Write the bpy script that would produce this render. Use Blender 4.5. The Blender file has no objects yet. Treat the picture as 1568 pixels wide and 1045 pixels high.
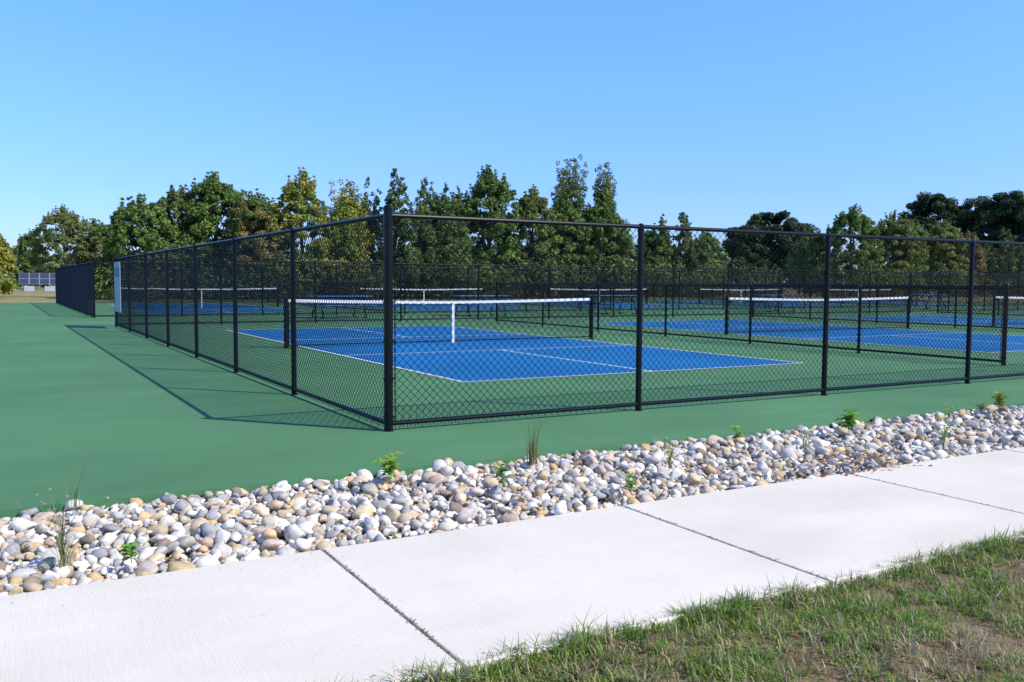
import bpy, math, random
import numpy as np
from mathutils import Matrix, Vector, noise
random.seed(7)
RNG=np.random.default_rng(11)
scene=bpy.context.scene

# ------------------------------------------------------------------ helpers
class MB:
    def __init__(s): s.v=[];s.f=[];s.m=[]
    def add(s,vs,fs,mi=0):
        o=len(s.v); s.v.extend([tuple(p) for p in vs]); s.f.extend([tuple(o+i for i in f) for f in fs]); s.m.extend([mi]*len(fs))
    def tube(s,p0,p1,r0,r1=None,n=8,mi=0,cap=True):
        r1=r0 if r1 is None else r1
        p0=Vector(p0);p1=Vector(p1);d=(p1-p0).normalized()
        a=Vector((0,0,1)) if abs(d.z)<.9 else Vector((1,0,0))
        u=d.cross(a).normalized();w=d.cross(u)
        vs=[]
        for p,r in((p0,r0),(p1,r1)):
            for i in range(n):
                t=2*math.pi*i/n; vs.append(p+u*(r*math.cos(t))+w*(r*math.sin(t)))
        fs=[(i,(i+1)%n,n+(i+1)%n,n+i) for i in range(n)]
        if cap: fs+=[tuple(range(n))[::-1],tuple(range(n,2*n))]
        s.add(vs,fs,mi)
    def box(s,a,b,mi=0):
        (x0,y0,z0),(x1,y1,z1)=a,b
        vs=[(x0,y0,z0),(x1,y0,z0),(x1,y1,z0),(x0,y1,z0),(x0,y0,z1),(x1,y0,z1),(x1,y1,z1),(x0,y1,z1)]
        s.add(vs,[(3,2,1,0),(4,5,6,7),(0,1,5,4),(1,2,6,5),(2,3,7,6),(3,0,4,7)],mi)
    def quad(s,x0,y0,x1,y1,z,mi=0): s.add([(x0,y0,z),(x1,y0,z),(x1,y1,z),(x0,y1,z)],[(0,1,2,3)],mi)
    def dome(s,c,r,h,n=12,mi=0):
        c=Vector(c);rings=4;vs=[]
        for j in range(rings):
            t=j/rings*math.pi/2
            for i in range(n):
                a=2*math.pi*i/n; vs.append(c+Vector((r*math.cos(t)*math.cos(a),r*math.cos(t)*math.sin(a),h*math.sin(t))))
        vs.append(c+Vector((0,0,h)));fs=[]
        for j in range(rings-1):
            for i in range(n): fs.append((j*n+i,j*n+(i+1)%n,(j+1)*n+(i+1)%n,(j+1)*n+i))
        for i in range(n): fs.append(((rings-1)*n+i,(rings-1)*n+(i+1)%n,rings*n))
        s.add(vs,fs,mi)
    def obj(s,name,mats,parent=None,smooth=False,bevel=0):
        me=bpy.data.meshes.new(name);me.from_pydata(s.v,[],s.f)
        for m in(mats if isinstance(mats,list) else [mats]): me.materials.append(m)
        me.polygons.foreach_set('material_index',s.m)
        if smooth: me.polygons.foreach_set('use_smooth',[True]*len(s.f))
        me.update()
        o=bpy.data.objects.new(name,me);scene.collection.objects.link(o)
        if parent: o.parent=parent
        if bevel:
            b=o.modifiers.new('bevel','BEVEL');b.width=bevel;b.segments=2;b.limit_method='ANGLE'
        return o
def empty(name,loc=(0,0,0)):
    e=bpy.data.objects.new(name,None);e.empty_display_size=.3;e.location=loc;scene.collection.objects.link(e);return e
def np_mesh(name,V,Fc,k,mat,cols=None,dom='FACE',smooth=False,parent=None):
    """V (n,3), Fc (m,k) faces all with k corners."""
    me=bpy.data.meshes.new(name)
    me.vertices.add(len(V));me.vertices.foreach_set('co',np.asarray(V,np.float32).ravel())
    m=len(Fc);me.loops.add(m*k);me.loops.foreach_set('vertex_index',np.asarray(Fc,np.int32).ravel())
    me.polygons.add(m);me.polygons.foreach_set('loop_start',np.arange(0,m*k,k,dtype=np.int32))
    me.polygons.foreach_set('loop_total',np.full(m,k,np.int32))
    if smooth: me.polygons.foreach_set('use_smooth',np.ones(m,bool))
    me.update(calc_edges=True)
    if cols is not None:
        a=me.attributes.new('col','FLOAT_COLOR',dom)
        c=np.ones((len(cols),4),np.float32);c[:,:3]=cols;a.data.foreach_set('color',c.ravel())
    me.materials.append(mat)
    o=bpy.data.objects.new(name,me);scene.collection.objects.link(o)
    if parent:o.parent=parent
    return o

# ------------------------------------------------------------------ materials
def mat(name,col=(.5,.5,.5),rough=.7,metal=0,spec=.5):
    m=bpy.data.materials.new(name);m.use_nodes=True
    b=m.node_tree.nodes['Principled BSDF'];b.inputs['Base Color'].default_value=(*col,1)
    b.inputs['Roughness'].default_value=rough;b.inputs['Metallic'].default_value=metal
    b.inputs['Specular IOR Level'].default_value=spec
    return m
def nodes(m): 
    nt=m.node_tree;return nt,nt.nodes,nt.links,nt.nodes['Principled BSDF']
def tex(nt,scale,detail=4,rough=.55,stretch=None,loc=None):
    c=nt.nodes.new('ShaderNodeNewGeometry');out=c.outputs['Position']
    mp=nt.nodes.new('ShaderNodeMapping');nt.links.new(out,mp.inputs['Vector'])
    if stretch: mp.inputs['Scale'].default_value=stretch
    if loc: mp.inputs['Location'].default_value=loc
    n=nt.nodes.new('ShaderNodeTexNoise');nt.links.new(mp.outputs[0],n.inputs['Vector'])
    n.inputs['Scale'].default_value=scale;n.inputs['Detail'].default_value=detail;n.inputs['Roughness'].default_value=rough
    return n
def ramp(nt,src,stops):
    r=nt.nodes.new('ShaderNodeValToRGB');nt.links.new(src,r.inputs[0])
    e=r.color_ramp.elements
    while len(e)<len(stops): e.new(.5)
    for el,(p,c) in zip(e,stops): el.position=p;el.color=(*c,1) if len(c)==3 else c
    return r
def mixc(nt,a,b,fac,mode='MIX'):
    x=nt.nodes.new('ShaderNodeMix');x.data_type='RGBA';x.blend_type=mode
    for sock,val in((x.inputs[0],fac),(x.inputs[6],a),(x.inputs[7],b)):
        if hasattr(val,'links'): nt.links.new(val,sock)
        elif isinstance(val,(int,float)): sock.default_value=val
        else: sock.default_value=(*val,1)
    return x.outputs[2]
def bump(nt,src,strength,dist,b):
    x=nt.nodes.new('ShaderNodeBump');x.inputs['Strength'].default_value=strength;x.inputs['Distance'].default_value=dist
    nt.links.new(src,x.inputs['Height']);nt.links.new(x.outputs[0],b.inputs['Normal'])

def court_mat(name,c):
    m=mat(name,c,.85,spec=.2);nt,N,L,b=nodes(m)
    d=tuple(v*.86 for v in c);l=tuple(v*1.1+.004 for v in c)
    big=tex(nt,.35,5,.6);r=ramp(nt,big.outputs[0],[(.3,d),(.7,l)])
    streak=tex(nt,1.2,5,.65,stretch=(.25,1.5,1));r2=ramp(nt,streak.outputs[0],[(.35,(.93,.93,.93)),(.65,(1.05,1.05,1.05))])
    col=mixc(nt,r.outputs[0],r2.outputs[0],1.0,'MULTIPLY')
    sp=tex(nt,3.5,6,.75);r4=ramp(nt,sp.outputs[0],[(.60,(1,1,1)),(.74,(.86,.9,.9))]);col=mixc(nt,col,r4.outputs[0],1.0,'MULTIPLY')
    fine=tex(nt,260,2);r3=ramp(nt,fine.outputs[0],[(.3,(.85,.85,.85)),(.7,(1.13,1.13,1.13))])
    col=mixc(nt,col,r3.outputs[0],.8,'MULTIPLY')
    L.new(col,b.inputs['Base Color']);bump(nt,fine.outputs[0],.3,.002,b);return m
M_green=court_mat('green_acrylic',(.084,.212,.092))
M_blue=court_mat('blue_acrylic',(.007,.145,.37))
M_line=mat('white_line_paint',(.78,.78,.76),.7)
M_black=mat('black_vinyl_metal',(.0035,.004,.005),.32,spec=.25)
M_wire=mat('black_vinyl_wire',(.004,.0043,.005),.45,spec=.2)
M_netwhite=mat('white_net_tape',(.82,.82,.8),.8)
M_netblack=mat('black_net_cord',(.006,.006,.008),.8,spec=.2)
M_tblue=mat('blue_plastic_coating',(.012,.12,.40),.45)
M_sign=mat('grey_sign_board',(.42,.45,.46),.6)

# concrete
M_con=mat('broomed_concrete',(.6,.58,.55),.85,spec=.2);nt,N,L,b=nodes(M_con)
n1=tex(nt,1.3,6,.6);r=ramp(nt,n1.outputs[0],[(.3,(.72,.65,.54)),(.7,(.80,.73,.62))])
n2=tex(nt,60,3,.6,stretch=(2.4,.10,1));r2=ramp(nt,n2.outputs[0],[(.3,(.955,.955,.955)),(.7,(1.02,1.02,1.02))])
col=mixc(nt,r.outputs[0],r2.outputs[0],1.0,'MULTIPLY')
n3=tex(nt,9,6,.7);r3=ramp(nt,n3.outputs[0],[(.60,(1,1,1)),(.78,(.88,.84,.77))]);col=mixc(nt,col,r3.outputs[0],1.0,'MULTIPLY')
n4=tex(nt,170,3,.6);r4=ramp(nt,n4.outputs[0],[(.3,(.9,.9,.9)),(.7,(1.05,1.05,1.05))]);col=mixc(nt,col,r4.outputs[0],1.0,'MULTIPLY')
n5=tex(nt,.5,4,.6,stretch=(1,3,1));r5=ramp(nt,n5.outputs[0],[(.4,(.94,.935,.92)),(.6,(1.01,1.01,1.01))]);col=mixc(nt,col,r5.outputs[0],1.0,'MULTIPLY')
L.new(col,b.inputs['Base Color']);bump(nt,n2.outputs[0],.45,.003,b)
M_joint=mat('joint_dirt',(.09,.07,.05),1)

# ground (dry meadow)
M_ground=mat('dry_meadow',(.2,.2,.1),.95,spec=.1);nt,N,L,b=nodes(M_ground)
n1=tex(nt,.12,6,.65);r=ramp(nt,n1.outputs[0],[(.35,(.15,.17,.045)),(.52,(.30,.26,.11)),(.7,(.38,.32,.16))])
n2=tex(nt,6,6,.7);r2=ramp(nt,n2.outputs[0],[(.3,(.65,.65,.65)),(.7,(1.2,1.2,1.2))])
L.new(mixc(nt,r.outputs[0],r2.outputs[0],1.0,'MULTIPLY'),b.inputs['Base Color'])
# soil
M_soil=mat('lawn_soil',(.2,.14,.09),.95,spec=.1);nt,N,L,b=nodes(M_soil)
n1=tex(nt,5,8,.7);r=ramp(nt,n1.outputs[0],[(.3,(.13,.105,.05)),(.5,(.25,.19,.11)),(.7,(.40,.31,.20))])
n2=tex(nt,90,4,.7);r2=ramp(nt,n2.outputs[0],[(.3,(.5,.5,.45)),(.7,(1.3,1.25,1.15))])
L.new(mixc(nt,r.outputs[0],r2.outputs[0],1.0,'MULTIPLY'),b.inputs['Base Color']);bump(nt,n2.outputs[0],.9,.015,b)
M_bed=mat('bed_grit',(.09,.08,.07),1)

# attribute coloured
def attr_mat(name,rough,trans=0,noise_amt=None,spec=.3):
    m=mat(name,(.5,.5,.5),rough,spec=spec);nt,N,L,b=nodes(m)
    a=N.new('ShaderNodeAttribute');a.attribute_name='col';c=a.outputs['Color']
    if noise_amt:
        n=tex(nt,noise_amt,5,.7);r=ramp(nt,n.outputs[0],[(.3,(.72,.69,.65)),(.5,(1,1,1)),(.72,(1.15,1.13,1.10))]);c=mixc(nt,c,r.outputs[0],1.0,'MULTIPLY')
        n2=tex(nt,14,6,.75,stretch=(1,1,5));r2=ramp(nt,n2.outputs[0],[(.52,(1,1,1)),(.68,(1.0,.81,.56))]);c=mixc(nt,c,r2.outputs[0],.8,'MULTIPLY')
        bump(nt,n.outputs[0],.4,.005,b)
    L.new(c,b.inputs['Base Color'])
    if trans:
        t=N.new('ShaderNodeBsdfTranslucent');L.new(c,t.inputs['Color']);x=N.new('ShaderNodeMixShader');x.inputs[0].default_value=trans
        L.new(b.outputs[0],x.inputs[1]);L.new(t.outputs[0],x.inputs[2]);L.new(x.outputs[0],N['Material Output'].inputs[0])
    return m
M_leaf=attr_mat('foliage',.6,.3)
M_grass=attr_mat('grass_blades',.55,.35)
M_stone=attr_mat('river_stone',.8,0,55,spec=.2)
M_bark=mat('bark',(.09,.07,.05),.95);nt,N,L,b=nodes(M_bark)
n1=tex(nt,4,5,.7,stretch=(3,3,.6));r=ramp(nt,n1.outputs[0],[(.3,(.05,.038,.028)),(.7,(.15,.12,.09))]);L.new(r.outputs[0],b.inputs['Base Color'])

# ------------------------------------------------------------------ ground & paving
g=MB();g.quad(-900,-900,900,900,-.07);g.obj('ground',M_ground)
FX=55.6;Y1=19.5;Y2=25.7;Y3=45.8
s=MB();s.box((-26,-1.48,-.3),(FX+1.2,48.5,0));o=s.obj('court_pavement',M_green)
s=MB();s.quad(-8,-3.03,30,-1.48,-.066);s.obj('stone_bed_base',M_bed)
# sidewalk slabs
sw=empty('sidewalk')
xs=[-6.9,-5.12,-3.35,-1.57,.2,2.08,3.9,5.7,7.5,9.3,11.1,12.9,14.7,16.5,18.3,20.1,22,23.8,25.6,27.4]
gp=.0055
for i in range(len(xs)-1):
    s=MB();s.box((xs[i]+gp,-4.53,-.12),(xs[i+1]-gp,-3.03,0.0));s.obj('slab',M_con,sw,bevel=.007)
s=MB();s.box((xs[0],-4.52,-.12),(xs[-1],-3.04,-.014));s.obj('joint_filler',M_joint,sw)

# ------------------------------------------------------------------ stones
def icos(sub):
    import bmesh
    bm=bmesh.new();bmesh.ops.create_icosphere(bm,subdivisions=sub,radius=1)
    V=np.array([v.co[:] for v in bm.verts]);F=np.array([[v.index for v in f.verts] for f in bm.faces]);bm.free();return V,F
def stone_protos(sub,n,rg):
    V,F=icos(sub);out=[]
    for i in range(n):
        P=V.copy()
        for k in range(8):   # flatten some sides -> faceted pebbles
            d=rg.normal(size=3);d/=np.linalg.norm(d);h=rg.uniform(.40,.78)
            t=P@d;over=np.clip(t-h,0,None);P=P-np.outer(over*.9,d)
        off=rg.uniform(0,50,3)
        dn=np.array([noise.noise(Vector(p*1.3+off)) for p in P]);P=P*(1+.28*dn)[:,None]
        out.append(P/np.abs(P).max(0)*.97)
    return out,F
PAL=[((.70,.655,.57),4.2),((.84,.80,.72),4.8),((.53,.505,.46),3.2),((.37,.365,.36),2.3),((.64,.51,.34),3),((.64,.46,.25),1.7),((.31,.24,.18),1.4),((.60,.47,.36),1.7),((.50,.455,.38),2.4)]
pw=np.array([p[1] for p in PAL]);pw=pw/pw.sum();pc=np.array([p[0] for p in PAL])
def stone_bed():
    x0,x1,y0,y1=-6.0,17.0,-3.06,-1.45;cell=.01
    nx=int((x1-x0)/cell);ny=int((y1-y0)/cell)
    H=np.full((nx,ny),-.065,np.float32)
    rg=RNG;protoH,FH=stone_protos(2,20,rg);protoL,FL=stone_protos(1,10,rg)
    VV={2:[],1:[]};CC={2:[],1:[]}
    N=int((x1-x0)*(y1-y0)*620)
    gx=(np.arange(nx)+.5)*cell+x0;gy=(np.arange(ny)+.5)*cell+y0
    for i in range(N):
        a=float(np.clip(rg.lognormal(math.log(.0275),.40),.013,.068));bb=a*rg.uniform(.55,1);c=a*rg.uniform(.42,.82)
        if rg.random()<.25: a*=.6;bb*=.6;c*=.6
        best=None
        for t in range(4):
            x=rg.uniform(x0+.1,x1-.1);y=rg.uniform(y0+.035,y1-.02)
            ix=int((x-x0)/cell);iy=int((y-y0)/cell);h=H[ix,iy]
            if best is None or h<best[0]: best=(h,x,y,ix,iy)
        h,x,y,ix,iy=best;R=int(a/cell)+1
        i0,i1,j0,j1=max(0,ix-R),min(nx,ix+R+1),max(0,iy-R),min(ny,iy+R+1)
        X=gx[i0:i1,None]-x;Y=gy[None,j0:j1]-y;th=rg.uniform(0,math.pi);ct,st=math.cos(th),math.sin(th)
        u=(X*ct+Y*st)/a;w=(-X*st+Y*ct)/bb;q=u*u+w*w;inside=q<1
        sub=H[i0:i1,j0:j1]
        if inside.sum()<2: continue
        sup=np.percentile(sub[inside],62);zc=sup+c*.5
        if zc+c>.085: continue
        top=zc+c*np.sqrt(np.clip(1-q,0,1));H[i0:i1,j0:j1]=np.where(inside,np.maximum(sub,top*.9+sub*.1),sub)
        lod=2 if x<8 else 1
        P=(protoH if lod==2 else protoL);P=P[rg.integers(len(P))]*np.array([a,bb,c])*1.08
        tx,ty=rg.normal(0,.35,2)
        Rm=(Matrix.Rotation(th,3,'Z')@Matrix.Rotation(tx,3,'X')@Matrix.Rotation(ty,3,'Y'))
        P=P@np.array(Rm).T+np.array([x,y,zc])
        col=pc[rg.choice(len(pc),p=pw)]*rg.uniform(.8,1.1)
        VV[lod].append(P);CC[lod].append(np.tile(col,(len(P),1)))
    par=empty('river_stone_bed')
    for lod,F in((2,FH),(1,FL)):
        n=len(VV[lod]);V=np.concatenate(VV[lod]);nv=len(VV[lod][0])
        Fc=(F[None]+np.arange(n)[:,None,None]*nv).reshape(-1,3)
        np_mesh('stones',V,Fc,3,M_stone,np.concatenate(CC[lod]),'POINT',True,par)
    print('stones',len(VV[2]),len(VV[1]))
stone_bed()

# ------------------------------------------------------------------ fences
def fence(name,p0,p1,npan,h,postr=.030,end0=True,end1=True,strength=.0025):
    p0=Vector((*p0,0));p1=Vector((*p1,0));Ln=(p1-p0).length;d=(p1-p0)/Ln;nrm=Vector((-d.y,d.x,0))
    par=empty(name,p0)
    f=MB();Z=Vector((0,0,1))
    for i in range(npan+1):
        b=d*(Ln*i/npan);end=(i==0 and end0) or (i==npan and end1)
        if (i==0 and not end0) or (i==npan and not end1): continue
        if end:
            r=postr*1.28;f.tube(b-Z*.02,b+Z*(h+.055),r,n=14);f.dome(b+Z*(h+.055),r*1.1,.035)
            f.tube(b+Z*(h+.045),b+Z*(h+.06),r*1.12,n=14)
            sgn=1 if i==0 else -1
            for k in range(6):
                z=.12+k*(h-.2)/5;f.tube(b+Z*(z-.012),b+Z*(z+.012),r*1.14,n=14)
                q=b+d*sgn*(r+.012)+Z*z;f.tube(q-nrm*.02,q+nrm*.02,.007,n=6)
            bar=b+d*sgn*(r+.022);f.tube(bar+Z*.05,bar+Z*(h-.03),.005,n=4)
        else:
            f.tube(b-Z*.02,b+Z*(h-.005),postr,n=12)
            f.tube(b+Z*(h-.045),b+Z*(h+.006),postr*1.13,n=12);f.dome(b+Z*(h+.006),postr*1.1,.028)
            for z in(.45,.95,1.4):
                if z<h-.1: f.tube(b+Z*(z-.004),b+Z*(z+.004),postr*1.1,n=12)
        f.tube(b-Z*.005,b+Z*.006,postr*1.5,n=12)
    f.tube(Z*h,d*Ln+Z*h,.0205,n=10);f.tube(Z*.065,d*Ln+Z*.065,.0205,n=10)
    f.obj('frame',M_black,par,smooth=False)
    w=MB();z0,z1=.035,h+.004;P=.072;off=.026
    hh=z1-z0;k=-hh
    while k<Ln:
        for sgn in(1,-1):
            a,b=k,k+hh;za,zb=(z0,z1) if sgn==1 else (z1,z0)
            lo=max(0,a);hi=min(Ln,b)
            if hi-lo<.01: continue
            f0=(lo-a)/hh;f1=(hi-a)/hh
            q0=d*lo+Z*(za+(zb-za)*f0)+nrm*(off+.0022*sgn);q1=d*hi+Z*(za+(zb-za)*f1)+nrm*(off+.0022*sgn)
            w.tube(q0,q1,strength,n=4,cap=False)
        if k>0:
            for zz in(z0,z1):
                w.tube(d*k+Z*(zz-.012)+nrm*off,d*k+Z*(zz+.006)+nrm*off,strength,n=4)
        k+=P
    w.obj('chain_link_mesh',M_wire,par,smooth=False)
    return par
fence('chain_link_fence',(0,0),(2.673*21,0),21,1.83,end0=True)
fence('chain_link_fence',(0,0),(0,Y1),7,1.83,end0=False)
fence('chain_link_fence',(0,Y2),(0,Y3),7,1.83)
fence('chain_link_fence',(0,Y1),(FX,Y1),20,1.83,end0=False)
fence('chain_link_fence',(0,Y2),(FX,Y2),20,1.83,end0=False)
fence('chain_link_fence',(0,Y3),(FX,Y3),20,1.83,end0=False)
fence('chain_link_fence',(FX,Y2),(FX,Y3),7,1.83,end0=False,end1=False)
fence('chain_link_fence',(FX,0),(FX,Y1),7,1.83,end0=False,end1=False)
for i in range(4):
    x=11.0+11.1*i
    fence('low_chain_link_fence',(x,1.35),(x,Y1-1.5),6,1.22,postr=.028)
    fence('low_chain_link_fence',(x,Y2+1.4),(x,Y3-.1),7,1.22,postr=.028)

# notice sign on the entrance end of the left fence
e=empty('notice_sign',(0,18.7,0));s=MB();s.box((-.052,-.62,.42),(-.036,.62,1.74));s.obj('board',M_sign,e,bevel=.004)
s=MB();s.box((-.058,-.5,1.35),(-.053,.5,1.6));s.obj('header_print',mat('sign_print',(.12,.2,.25),.6),e)

# ------------------------------------------------------------------ courts & nets
def court(cx,cy):
    e=empty('pickleball_court',(cx,cy,0));hw,hl=3.08,6.71;lw=.05
    s=MB();s.quad(-hw,-hl,hw,hl,.004);s.obj('playing_surface',M_blue,e)
    l=MB();z=.008
    l.quad(-hw,-hl,hw,-hl+lw,z);l.quad(-hw,hl-lw,hw,hl,z)
    l.quad(-hw,-hl+lw,-hw+lw,hl-lw,z);l.quad(hw-lw,-hl+lw,hw,hl-lw,z)
    for sg in(-1,1):
        y=sg*2.134;l.quad(-hw+lw,y-lw/2,hw-lw,y+lw/2,z)
        ya,yb=sorted((sg*(2.134+lw/2),sg*(hl-lw)));l.quad(-lw/2,ya,lw/2,yb,z)
    l.obj('painted_lines',M_line,e)
def net(cx,cy):
    e=empty('pickleball_net',(cx,cy,0));hw=3.5
    def top(x): return .875+.05*(abs(x)/hw)**1.5
    p=MB()
    for sg in(-1,1):
        x=sg*hw;p.tube((x,0,-.02),(x,0,.95),.042,n=12);p.dome((x,0,.95),.045,.03)
        p.tube((x,0,0),(x,0,.012),.09,n=14)
        p.tube((x,-.05,.82),(x,-.12,.82),.03,n=10);p.tube((x,-.12,.82),(x,-.12,.72),.008,n=6)
    p.obj('posts',M_black,e)
    t=MB();c=MB();n=28
    for i in range(n):
        x0=-hw+.05+i*(2*hw-.1)/n;x1=-hw+.05+(i+1)*(2*hw-.1)/n
        a,b=top(x0),top(x1)
        for y in(-.012,.012):
            t.add([(x0,y,a-.055),(x1,y,b-.055),(x1,y,b),(x0,y,a)],[(0,1,2,3)])
        t.add([(x0,-.012,a),(x1,-.012,b),(x1,.012,b),(x0,.012,a)],[(0,1,2,3)])
        for j in range(20):
            z=.05+j*.042
            f=z/.875;c.tube((x0,0,f*(a-.01)),(x1,0,f*(b-.01)),.0021,n=3,cap=False)
    m=170
    for i in range(m+1):
        x=-hw+.05+i*(2*hw-.1)/m;c.tube((x,0,.045),(x,0,top(x)-.03),.0021,n=3,cap=False)
    c.tube((-hw,0,.05),(hw,0,.05),.011,n=6)
    for sg in(-1,1): c.tube((sg*(hw-.05),0,.04),(sg*(hw-.05),0,.9),.012,n=6)
    c.obj('net_mesh',M_netblack,e);t.obj('top_tape',M_netwhite,e)
    s=MB();s.box((-.026,-.02,.0),(.026,.02,.878));s.obj('centre_strap',M_netwhite,e)
for i in range(5):
    cx=5.3+11.1*i
    for cy in(9.72,35.75):
        court(cx,cy);net(cx+.08,cy)

# ------------------------------------------------------------------ picnic tables
def picnic(x,y,rot=0):
    e=empty('picnic_table',(x,y,0));e.rotation_euler=(0,0,rot)
    t=MB()
    for i in range(6):
        y0=-.37+i*.125;t.box((-1.1,y0,.735),(1.1,y0+.112,.765))
    for sg in(-1,1):
        for k in range(2):
            y0=sg*.72-.13+k*.13;t.box((-1.1,y0,.43),(1.1,y0+.118,.458))
    t.obj('top_and_seats',M_tblue,e,bevel=.006)
    f=MB()
    for sx in(-.75,.75):
        for sg in(-1,1):
            f.tube((sx,sg*.25,.73),(sx,sg*.62,.02),.022);f.tube((sx,sg*.62,.02),(sx,sg*.3,.02),.022)
        f.tube((sx,-.84,.42),(sx,.84,.42),.022);f.tube((sx,-.36,.725),(sx,.36,.725),.02)
        f.tube((sx,0,.42),(sx*.3,0,.72),.016)
    f.obj('legs',M_black,e)
for x in(7.4,12.9,19.0,28,39): picnic(x,22.7)

# ------------------------------------------------------------------ solar array
e=empty('solar_panel_array',(1.6,105,0));e.rotation_euler=(0,0,math.radians(-4))
M_pv=mat('photovoltaic_glass',(.035,.05,.095),.4,spec=.3);M_fr=mat('aluminium_frame',(.30,.29,.30),.6,.0);M_wht=mat('grey_box',(.42,.45,.48),.6)
s=MB();fr=MB();bx=MB()
for i in range(4):
    for j in range(2):
        x0=-2.0+i*1.0;a=j*.95;b=a+.92
        f=lambda x,t,o=0:(x,t*.6-o*.75,.70+t*.66+o*.6)
        s.add([f(x0+.04,a+.04,.02),f(x0+.94,a+.04,.02),f(x0+.94,b-.04,.02),f(x0+.04,b-.04,.02)],[(0,1,2,3)])
        fr.add([f(x0,a),f(x0+.98,a),f(x0+.98,b),f(x0,b)],[(0,1,2,3)])
s.obj('panels',M_pv,e)
for x in(-1.7,0,1.7):
    fr.tube((x,.15,-.07),(x,.15,.78),.05);fr.tube((x,.95,-.07),(x,.95,1.7),.05)
fr.obj('frames',M_fr,e);bx.box((-1.5,-.35,-.07),(-.5,.1,.5));bx.box((.5,-.3,-.07),(1.5,.1,.46));bx.obj('inverter_boxes',M_wht,e,bevel=.02)

# ------------------------------------------------------------------ trees
def leaves(C,sz,rg,out=None,asp=.55,bias=.75):
    """leaf quads whose normals lean outward from their clump and upward, as real leaves do"""
    n=len(C);nr=rg.normal(size=(n,3))*.75
    if out is not None: nr+=out*bias
    nr[:,2]+=.45;nr/=np.linalg.norm(nr,axis=1)[:,None]
    d=rg.normal(size=(n,3));d-=nr*(d*nr).sum(1)[:,None];d/=np.linalg.norm(d,axis=1)[:,None]
    e=np.cross(nr,d)
    s=(sz*rg.uniform(.6,1.35,n))[:,None]
    V=np.stack([C-d*s,C+e*s*asp,C+d*s,C-e*s*asp],1).reshape(-1,3)
    return V,np.arange(4*n).reshape(n,4)
K=1.2
PALS={
 'green':[(.125,.190,.038),(.095,.16,.034),(.165,.225,.045)],
 'yellow':[(.25,.26,.045),(.30,.28,.05),(.17,.22,.04)],
 'olive':[(.16,.195,.055),(.21,.225,.065),(.12,.16,.045)],
 'orange':[(.18,.19,.05),(.23,.18,.05),(.12,.18,.045)],
 'cedar':[(.085,.13,.04),(.12,.165,.045),(.14,.18,.055)],
 'pine':[(.040,.078,.030),(.052,.094,.035),(.066,.105,.038)],
 'rust':[(.25,.18,.08),(.20,.16,.07),(.17,.18,.06)],
}
PALS={k:[tuple(c*(K if k!='pine' else .85) for c in q) for q in v] for k,v in PALS.items()}
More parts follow.
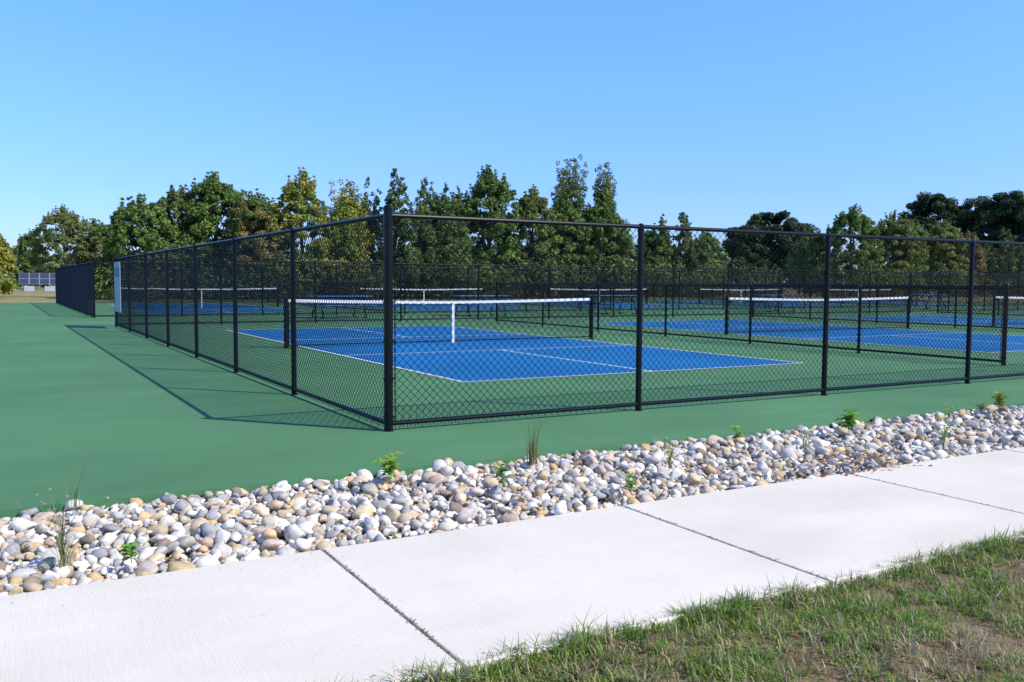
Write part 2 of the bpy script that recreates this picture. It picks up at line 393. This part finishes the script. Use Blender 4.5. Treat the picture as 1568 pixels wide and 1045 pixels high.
def tree(name,x,y,h,r,kind='broad',pal='green',seed=0,low=.06,dens=1.0):
    rg=np.random.default_rng(seed+100);par=empty(name,(x,y,-.07));P=np.array(PALS[pal])
    LC=[];LCol=[];LO=[];br=MB();tips=[]
    tr=.05+.016*h
    vol=max(1,r*h/12)
    if kind=='broad':
        nc=int(95*min(vol,3)**.8*dens)+20
        for i in range(nc):
            t=rg.random()**.8;z=h*(low+(0.90-low)*t)
            prof=math.sqrt(max(0.05,1-((t-.40)/.64)**2))*r
            a=rg.uniform(0,2*math.pi);q=prof*rg.uniform(.25,1)**.5*rg.uniform(.8,1.08)
            tips.append((q*math.cos(a),q*math.sin(a),z,rg.uniform(.34,.70)*(1-.3*t)*(.62+.12*r),.9))
        for i in range(int(20*vol)+10):   # feathery leading shoots
            a=rg.uniform(0,2*math.pi);q=r*rg.uniform(0,1.0);z=h*(.99-.34*(q/r)**2)*rg.uniform(.91,1.04)
            for k in range(4): tips.append((q*math.cos(a)+rg.normal(0,.06),q*math.sin(a)+rg.normal(0,.06),z-.26*k,.09+.07*k,.15))
    elif kind=='sparse':
        for i in range(int(17+5*r)):
            a=rg.uniform(0,2*math.pi);zt=h*rg.uniform(.66,1.0);q=r*rg.uniform(.1,.95)*(1.25-zt/h*.55)
            z0=h*rg.uniform(.15,.4);m=13
            for k in range(m):
                t=k/(m-1);rad=q*t**.75
                tips.append((rad*math.cos(a)+rg.normal(0,.16),rad*math.sin(a)+rg.normal(0,.16),z0+(zt-z0)*t,(.5*(1-t)+.24),.5*(1-t)+.19))
        for i in range(int(40*vol)):
            a=rg.uniform(0,2*math.pi);q=r*1.05*math.sqrt(rg.random());tips.append((q*math.cos(a),q*math.sin(a),h*rg.uniform(.05,.55),rg.uniform(.4,.7),.8))
    elif kind=='cedar':
        sp=[(0,0,h)]+[(rg.normal(0,r*.5),rg.normal(0,r*.5),h*rg.uniform(.78,.98)) for _ in range(7)]
        for (sx,sy,sh) in sp:
            rr=r*.66
            for k in range(48):
                t=rg.random()**.8;z=sh*(.05+.95*t);q=rr*(1-t)**.75*rg.uniform(.6,1.1)
                a=rg.uniform(0,2*math.pi);tips.append((sx+q*math.cos(a),sy+q*math.sin(a),z,.14+.40*(1-t),.55*(1-t)+.14))
    elif kind=='pine':
        nc=int(44+14*r)
        for i in range(nc):
            t=rg.random();z=h*(.24+.72*t);prof=r*math.sqrt(max(.05,1-((t-.38)/.68)**2))
            a=rg.uniform(0,2*math.pi);q=prof*math.sqrt(rg.uniform(.1,1));tips.append((q*math.cos(a),q*math.sin(a),z,rg.uniform(.6,1.05),1.4))
    lsz=.12 if kind!='pine' else .18
    for (cx,cy,cz,cr,w) in tips:
        n=max(6,int(180*w*dens*min(1.6,(cr/.45)**.5)))
        d=rg.normal(size=(n,3));d/=np.linalg.norm(d,axis=1)[:,None];rad=cr*rg.uniform(.2,1.15,n)**.6
        flat=.7 if kind in('broad','pine') else 1.1
        c=np.array([cx,cy,cz])+d*rad[:,None]*np.array([1,1,flat]);c[:,2]=np.maximum(c[:,2],.08)
        base=P[rg.integers(len(P))]*rg.uniform(.8,1.2)
        tree_out=np.array([cx,cy,(cz-h*.45)*.7]);tree_out=tree_out/(np.linalg.norm(tree_out)+.01)
        LC.append(c);LO.append(d*.7+tree_out*.5);LCol.append(base*rg.uniform(.7,1.35,(n,1)))
    C=np.concatenate(LC);col=np.concatenate(LCol)
    V,F=leaves(C,np.full(len(C),lsz),rg,np.concatenate(LO),asp=.5)
    np_mesh('foliage',V,F,4,M_leaf,col,'FACE',False,par)
    pts=[Vector((0,0,0))];nseg=7
    for i in range(1,nseg+1): pts.append(Vector((rg.normal(0,.05)*i*.5,rg.normal(0,.05)*i*.5,h*.86*i/nseg)))
    for i in range(nseg): br.tube(pts[i],pts[i+1],tr*(1-i/nseg)**.8+.015,tr*(1-(i+1)/nseg)**.8+.015,n=7)
    idx=rg.permutation(len(tips))[:int(26 if kind!='cedar' else 10)]
    for j in idx:
        cx,cy,cz,cr,w=tips[j];zb=cz*rg.uniform(.35,.75);i=min(nseg-1,int(zb/(h*.86)*nseg));a=pts[i].lerp(pts[i+1],.5)
        mid=a.lerp(Vector((cx,cy,cz)),.5)+Vector((0,0,-.08*abs(cz-a.z)));rr=tr*.33*(1-zb/h)+.012
        br.tube(a,mid,rr,rr*.6,n=5);br.tube(mid,(cx,cy,cz),rr*.6,.008,n=5)
    br.obj('trunk',M_bark,par)
T=[ # x,y,h,r,kind,palette
(-3.0,61.7,4.6,1.5,'broad','yellow'),(1.8,140,8.3,2.2,'broad','green'),(5.4,126,10.9,4.2,'broad','olive'),(3.7,65.2,5.6,1.7,'broad','olive'),
(5.9,59.3,7.1,2.7,'broad','green'),(9.1,62,8.1,2.5,'broad','olive'),(11.2,60.9,9.0,3.1,'broad','green'),(13.1,57.5,7.6,2.0,'broad','orange'),
(17.3,59.7,9.5,2.3,'broad','yellow'),(15.2,63,7.8,2.4,'broad','green'),(20.8,60,9.5,2.0,'sparse','yellow'),(22.4,63,8.0,2.4,'broad','green'),
(24.9,59.9,10.2,2.6,'cedar','cedar'),(26.9,57.5,9.4,2.4,'cedar','cedar'),(29.6,61,8.6,2.4,'broad','green'),
(32.1,63,9.0,2.6,'broad','olive'),(33.4,59.7,10.8,2.9,'broad','green'),(37.5,59.6,9.4,2.7,'broad','olive'),(42.3,61.5,12.5,2.5,'sparse','olive'),
(40.2,59.0,8.4,2.6,'broad','green'),(45.2,59.8,12.2,2.0,'sparse','olive'),(43.6,58.3,8.6,2.8,'broad','green'),(47.6,61.2,6.6,1.9,'broad','green'),
(52.9,62.3,6.9,2.3,'broad','green'),(55.1,61,8.2,2.4,'cedar','cedar'),(58.6,61.3,6.5,2.1,'broad','green'),
(86.7,79.8,10.8,4.6,'pine','pine'),(82.3,80,8.8,3.0,'pine','pine'),(89.5,77.5,9.0,3.0,'pine','pine'),
(79.3,60.9,9.9,3.2,'broad','green'),(78.2,65.5,7.6,2.5,'broad','green'),(85.1,59.9,9.4,3.2,'broad','olive'),(88.6,60.5,8.6,3.0,'broad','green'),
(113.4,76,14.4,3.8,'pine','pine'),(117,73.9,13.9,3.8,'pine','pine'),(91.7,58.4,8.7,3.0,'broad','olive'),(94.4,57.1,7.4,2.1,'broad','rust'),
(117.1,68,14.0,4.2,'pine','pine'),(117.3,64.5,14.4,4.4,'pine','pine'),(98.6,55.6,7.9,2.8,'cedar','cedar'),(120,58,14.5,4.6,'pine','pine'),
(102,50,8.5,3,'broad','green'),(-8,63,6.5,3,'broad','olive'),(-14,60,7,3.2,'broad','green')]
NM={'broad':'deciduous_tree','sparse':'poplar_tree','cedar':'cedar_tree','pine':'pine_tree'}
for i,t in enumerate(T): tree(NM[t[4]],*t,seed=i)
def mass(name,pts,hr,rr,n,lsz,pals,seed):
    rg=np.random.default_rng(seed);LC=[];KK=[];LO=[];pk=np.array(sum([PALS[p] for p in pals],[]))
    for (x,y) in pts:
        h=rg.uniform(*hr);r=rg.uniform(*rr);d=rg.normal(size=(n,3));d/=np.linalg.norm(d,axis=1)[:,None]
        c=d*(rg.uniform(.3,1.08,n)**.5)[:,None]*np.array([r,r,h*.5])+np.array([x,y,h*.45]);c[:,2]=np.maximum(c[:,2],-.02)
        LC.append(c);LO.append(d);KK.append(pk[rg.integers(len(pk))]*rg.uniform(.6,1.2)*rg.uniform(.7,1.3,(n,1)))
    C=np.concatenate(LC);V,F=leaves(C,np.full(len(C),lsz),rg,np.concatenate(LO));np_mesh(name,V,F,4,M_leaf,np.concatenate(KK),'FACE')
rg=np.random.default_rng(3)
pts=[(x,60+rg.normal(0,2)) for x in np.arange(-22,64,.75)]+[(x,57+rg.normal(0,1)) for x in np.arange(4,60,1.6)]+[(x,60-(x-74)*.25+rg.normal(0,1.5)) for x in np.arange(74,118,.9)]
pts=[p for p in pts if not(-3.3<p[0]<3.2)]
mass('shrub_thicket',pts,(2.0,4.2),(1.0,1.9),420,.14,['green','olive','cedar'],5)
a=np.radians(np.arange(-30,100,.55));pts=[(-3+math.sin(t)*(165+rg.normal(0,6)),-7+math.cos(t)*(165+rg.normal(0,6))) for t in a]
mass('distant_trees',pts,(4,6.5),(1.6,3),260,.32,['green','pine','olive'],6)

# ------------------------------------------------------------------ lawn
def lawn_z(x,y): return -.03+.012*math.sin(x*3.1+y*2.0)+.01*noise.noise(Vector((x*2.2,y*2.2,0)))
nx,ny=150,60;X0,X1,Yb,Yt=-8,22,-12,-4.535
V=[];
for j in range(ny+1):
    y=Yb+(Yt-Yb)*(j/ny)
    for i in range(nx+1):
        x=X0+(X1-X0)*i/nx;V.append((x,y,lawn_z(x,y)))
F=[(j*(nx+1)+i,j*(nx+1)+i+1,(j+1)*(nx+1)+i+1,(j+1)*(nx+1)+i) for j in range(ny) for i in range(nx)]
s=MB();s.add(V,F);s.obj('lawn_soil',M_soil,smooth=True)
def grass():
    rg=np.random.default_rng(21)
    B=[]
    nt=36000
    GR=[(.20,.33,.045),(.26,.40,.06),(.15,.27,.045),(.33,.42,.09)];ST=[(.50,.41,.24),(.38,.30,.17),(.58,.50,.32)]
    for i in range(nt):
        x=rg.uniform(-2.6,9.5)
        y=-4.50-rg.random()**1.1*2.9
        if rg.random()<.07: y=-4.55+rg.normal(0,.03)
        nz=noise.noise(Vector((x*1.3,y*1.6,3)));n2=noise.noise(Vector((x*4.5,y*4.5,8)));dry=nz+.55*n2
        edge=math.exp(-(-4.55-y)/.16) if y<-4.55 else 1
        if n2*.75+nz*.4>.15 and rg.random()<.72 and edge<.6: continue
        if edge>.4 and noise.noise(Vector((x*3,0,5)))>.05 and rg.random()<.6: continue
        straw=rg.random()<(.17+1.0*max(0,dry+.12)*(1-edge*.8))
        nb=rg.integers(6,12) if not straw else rg.integers(5,10);hh=rg.uniform(.022,.054)*(1+.4*edge)*(1+.5*noise.noise(Vector((x*6,y*6,2))))
        if rg.random()<.035: hh*=1.8
        if straw: hh*=1.1
        g=np.array(GR[rg.integers(4)])
        st=np.array(ST[rg.integers(3)])
        z=lawn_z(x,y)
        for b in range(nb):
            a=rg.uniform(0,2*math.pi);lean=rg.uniform(.15,1.5)
            B.append((x+rg.normal(0,.018),min(y+rg.normal(0,.016),-4.512),z-.004,a,lean,hh*rg.uniform(.6,1.4),rg.uniform(.0013,.0033),*( (st if (straw or rg.random()<.10) else g)*rg.uniform(.6,1.2))))
    for i in range(14000):
        x=rg.uniform(-2.6,8);y=-4.55-rg.random()*2.6
        st=np.array(ST[rg.integers(3)])*rg.uniform(.6,1.15)
        B.append((x,y,lawn_z(x,y)+.002,rg.uniform(0,6.28),1.53,rg.uniform(.015,.05),rg.uniform(.0008,.0018),*st))
    B=np.array(B);n=len(B);x,y,z,a,lean,h,w=B[:,:7].T;dx,dy=np.cos(a),np.sin(a);px,py=-dy,dx
    def pt(t,side):
        th=lean*t;R=h*t
        return np.stack([x+dx*R*np.sin(th)+px*w*side,y+dy*R*np.sin(th)+py*w*side,z+R*np.cos(th*.85)],1)
    V=np.stack([pt(0,-1),pt(0,1),pt(.5,.9),pt(.5,-.9),pt(.5,-.9),pt(.5,.9),pt(1,.12),pt(1,-.12)],1).reshape(-1,3)
    F=np.arange(8*n).reshape(-1,4);cols=np.repeat(B[:,7:10],2,axis=0)
    np_mesh('grass',V,F,4,M_grass,cols,'FACE');print('blades',n)
grass()

# ------------------------------------------------------------------ weeds in the stone bed
def blade_set(specs):
    V=[];F=[];C=[]
    for (p,a,h,lean,w,c) in specs:
        d=Vector((math.cos(a),math.sin(a),0));q=Vector((-d.y,d.x,0));n=5;o=len(V)
        for k in range(n+1):
            t=k/n;th=lean*t;ww=w*(1-t)**.6+.0003
            m=Vector(p)+d*(h*t*math.sin(th))+Vector((0,0,h*t*math.cos(th*.8)));V+= [m-q*ww,m+q*ww]
        for k in range(n): F.append((o+2*k,o+2*k+1,o+2*k+3,o+2*k+2));C.append(c)
    return V,F,C
def weed_grass(x,y,h,n,col,seed,spread=.5,name='grass_tuft'):
    r=random.Random(seed);sp=[]
    for i in range(n):
        k=r.uniform(.7,1.3);sp.append(((x+r.gauss(0,.015),y+r.gauss(0,.015),.0),r.uniform(0,6.28),h*r.uniform(.45,1),r.uniform(.05,spread),r.uniform(.0018,.0035),tuple(v*k for v in col)))
    V,F,C=blade_set(sp);np_mesh(name,np.array(V),np.array(F),4,M_grass,np.array(C),'FACE')
def weed_leafy(x,y,h,n,seed,leaf=.035,col=(.20,.40,.055),name='broadleaf_weed'):
    r=random.Random(seed);V=[];F=[];C=[]
    sp=[];zb=.02
    stems=max(2,n//7)
    for s_ in range(stems):
        a=r.uniform(0,6.28);ln=r.uniform(.1,.7);hh=h*r.uniform(.6,1);sp.append(((x,y,zb),a,hh,ln,.0022,(.14,.20,.06)))
        for k in range(n//stems+1):
            t=r.uniform(.25,1);th=ln*t;P=Vector((x+math.cos(a)*hh*t*math.sin(th),y+math.sin(a)*hh*t*math.sin(th),zb+hh*t*math.cos(th*.8)))
            b=r.uniform(0,6.28);d=Vector((math.cos(b),math.sin(b),r.uniform(-.3,.6))).normalized();q=d.cross(Vector((r.uniform(-.4,.4),r.uniform(-.4,.4),1))).normalized();L=leaf*r.uniform(.6,1.2)
            nrm=q.cross(d);o=len(V);c=tuple(v*r.uniform(.7,1.35) for v in col)
            V+=[P,P+d*L*.45-q*L*.36+nrm*L*.1,P+d*L+nrm*-L*.12,P+d*L*.5]
            V+=[P,P+d*L*.5,P+d*L+nrm*-L*.12,P+d*L*.45+q*L*.36+nrm*L*.1]
            F+=[(o,o+1,o+2,o+3),(o+4,o+5,o+6,o+7)];C+=[c,c]
    V2,F2,C2=blade_set(sp);o=len(V);V+=V2;F+=[tuple(o+i for i in f) for f in F2];C+=C2
    np_mesh(name,np.array([tuple(v) for v in V]),np.array(F),4,M_grass,np.array(C),'FACE')
weed_leafy(-.757,-1.88,.22,64,1,.066,(.24,.42,.06))
weed_grass(.34,-1.80,.36,30,(.22,.23,.08),2,.35);weed_grass(.34,-1.80,.20,26,(.38,.28,.13),12,.9)
weed_leafy(-.21,-2.36,.17,34,3,.05,(.2,.32,.07))
weed_leafy(.99,-2.50,.26,50,4,.036,(.34,.37,.12))
weed_leafy(.39,-2.86,.14,28,5,.05,(.24,.4,.07))
weed_leafy(3.39,-1.97,.22,76,6,.075,(.24,.42,.05))
weed_leafy(2.21,-1.87,.15,30,7,.05);weed_grass(2.6,-2.2,.2,16,(.22,.33,.08),17,.6)
weed_leafy(3.33,-2.90,.38,64,8,.042,(.24,.38,.08))
weed_leafy(5.80,-1.81,.24,70,9,.065,(.24,.32,.07));weed_leafy(5.45,-1.85,.16,34,19,.055,(.24,.32,.07))
weed_leafy(-2.66,-2.72,.40,70,10,.024,(.42,.38,.22),'dry_weed')
weed_grass(-2.66,-2.72,.24,34,(.36,.33,.15),20,1.0)
weed_grass(-2.53,-1.6,.33,12,(.26,.28,.13),21,.5,'wispy_weed')
weed_leafy(-2.40,-2.90,.10,34,11,.045)
# dry leaves and joint debris
r=random.Random(4);V=[];F=[];C=[]
def bit(P,L,col,k=.45):
    a=r.uniform(0,6.28);d=Vector((math.cos(a),math.sin(a),r.uniform(-.1,.1)));q=Vector((-d.y,d.x,r.uniform(-.3,.3)));o=len(V)
    V.extend([P-d*L,P+q*L*k,P+d*L,P-q*L*k]);F.append((o,o+1,o+2,o+3));C.append(tuple(v*r.uniform(.6,1.3) for v in col))
for i in range(260):
    P=Vector((2.3+r.gauss(0,.28),-2.95+r.gauss(0,.08),.06+r.uniform(-.01,.02)))
    if P.y<-3.03: P.z=.006
    bit(P,r.uniform(.012,.03),(.28,.13,.09))
np_mesh('dead_leaves',np.array([tuple(v) for v in V]),np.array(F),4,M_grass,np.array(C),'FACE')
V=[];F=[];C=[]
for x in(-1.57,.2,2.08,3.9):
    for i in range(320):
        y=r.uniform(-4.5,-3.05);bit(Vector((x+r.gauss(0,.008),y,.001+r.uniform(-.006,.004))),r.uniform(.002,.008),(.34,.26,.17) if r.random()<.75 else (.12,.15,.05),.7)
for i in range(300):
    bit(Vector((r.uniform(-3,6),-3.04-abs(r.gauss(0,.12)),.004)),r.uniform(.001,.004),(.3,.26,.2),.8)
for i in range(500):
    bit(Vector((r.uniform(-2,6),-4.52+abs(r.gauss(0,.05)),.004)),r.uniform(.002,.008),(.36,.30,.18),.3)
np_mesh('joint_debris',np.array([tuple(v) for v in V]),np.array(F),4,M_grass,np.array(C),'FACE')

# ------------------------------------------------------------------ light
sd=Vector((.6445,-.7646,1.0)).normalized();el=math.asin(sd.z)
w=bpy.data.worlds.new('World');scene.world=w;w.use_nodes=True;nt=w.node_tree
sky=nt.nodes.new('ShaderNodeTexSky');sky.sky_type='NISHITA';sky.sun_disc=False
sky.sun_elevation=el;sky.sun_rotation=math.radians(139.9);sky.altitude=0;sky.air_density=1.0;sky.dust_density=.4;sky.ozone_density=2.5
tc=nt.nodes.new('ShaderNodeTexCoord');sx=nt.nodes.new('ShaderNodeSeparateXYZ');nt.links.new(tc.outputs['Generated'],sx.inputs[0])
rp=ramp(nt,sx.outputs['Z'],[(0.0,(.28,.36,.60)),(.10,(.29,.41,.76)),(.20,(.33,.50,.92)),(.34,(.37,.60,1.0)),(.6,(.24,.36,.55)),(1.0,(.20,.30,.45))])
v2=nt.nodes.new('ShaderNodeVectorMath');v2.operation='SCALE';v2.inputs['Scale'].default_value=2.5;nt.links.new(rp.outputs[0],v2.inputs[0])
mx=nt.nodes.new('ShaderNodeVectorMath');mx.operation='MULTIPLY';nt.links.new(sky.outputs[0],mx.inputs[0]);nt.links.new(v2.outputs[0],mx.inputs[1])
nt.links.new(mx.outputs[0],nt.nodes['Background'].inputs[0]);nt.nodes['Background'].inputs[1].default_value=.13
l=bpy.data.lights.new('sun','SUN');l.energy=5.0;l.angle=math.radians(.45);l.color=(1,.95,.87)
lo=bpy.data.objects.new('sun',l);scene.collection.objects.link(lo);lo.rotation_euler=sd.to_track_quat('Z','Y').to_euler();lo.location=(5,-5,20)
scene.view_settings.view_transform='Standard';scene.view_settings.look='None';scene.view_settings.exposure=0

# ------------------------------------------------------------------ camera
yaw,pit,rol=.5219,.0654,.0062
Fv=Vector((math.sin(yaw)*math.cos(pit),math.cos(yaw)*math.cos(pit),-math.sin(pit)));R=Vector((math.cos(yaw),-math.sin(yaw),0));U=R.cross(Fv)
R2=R*math.cos(rol)+U*math.sin(rol);U2=-R*math.sin(rol)+U*math.cos(rol)
c=bpy.data.cameras.new('camera');c.sensor_width=36;c.lens=31.73;c.clip_end=3000;c.clip_start=.05
co=bpy.data.objects.new('camera',c);scene.collection.objects.link(co)
M=Matrix((( R2.x,U2.x,-Fv.x,-2.9004),(R2.y,U2.y,-Fv.y,-7.1477),(R2.z,U2.z,-Fv.z,1.2773),(0,0,0,1)));co.matrix_world=M
scene.camera=co
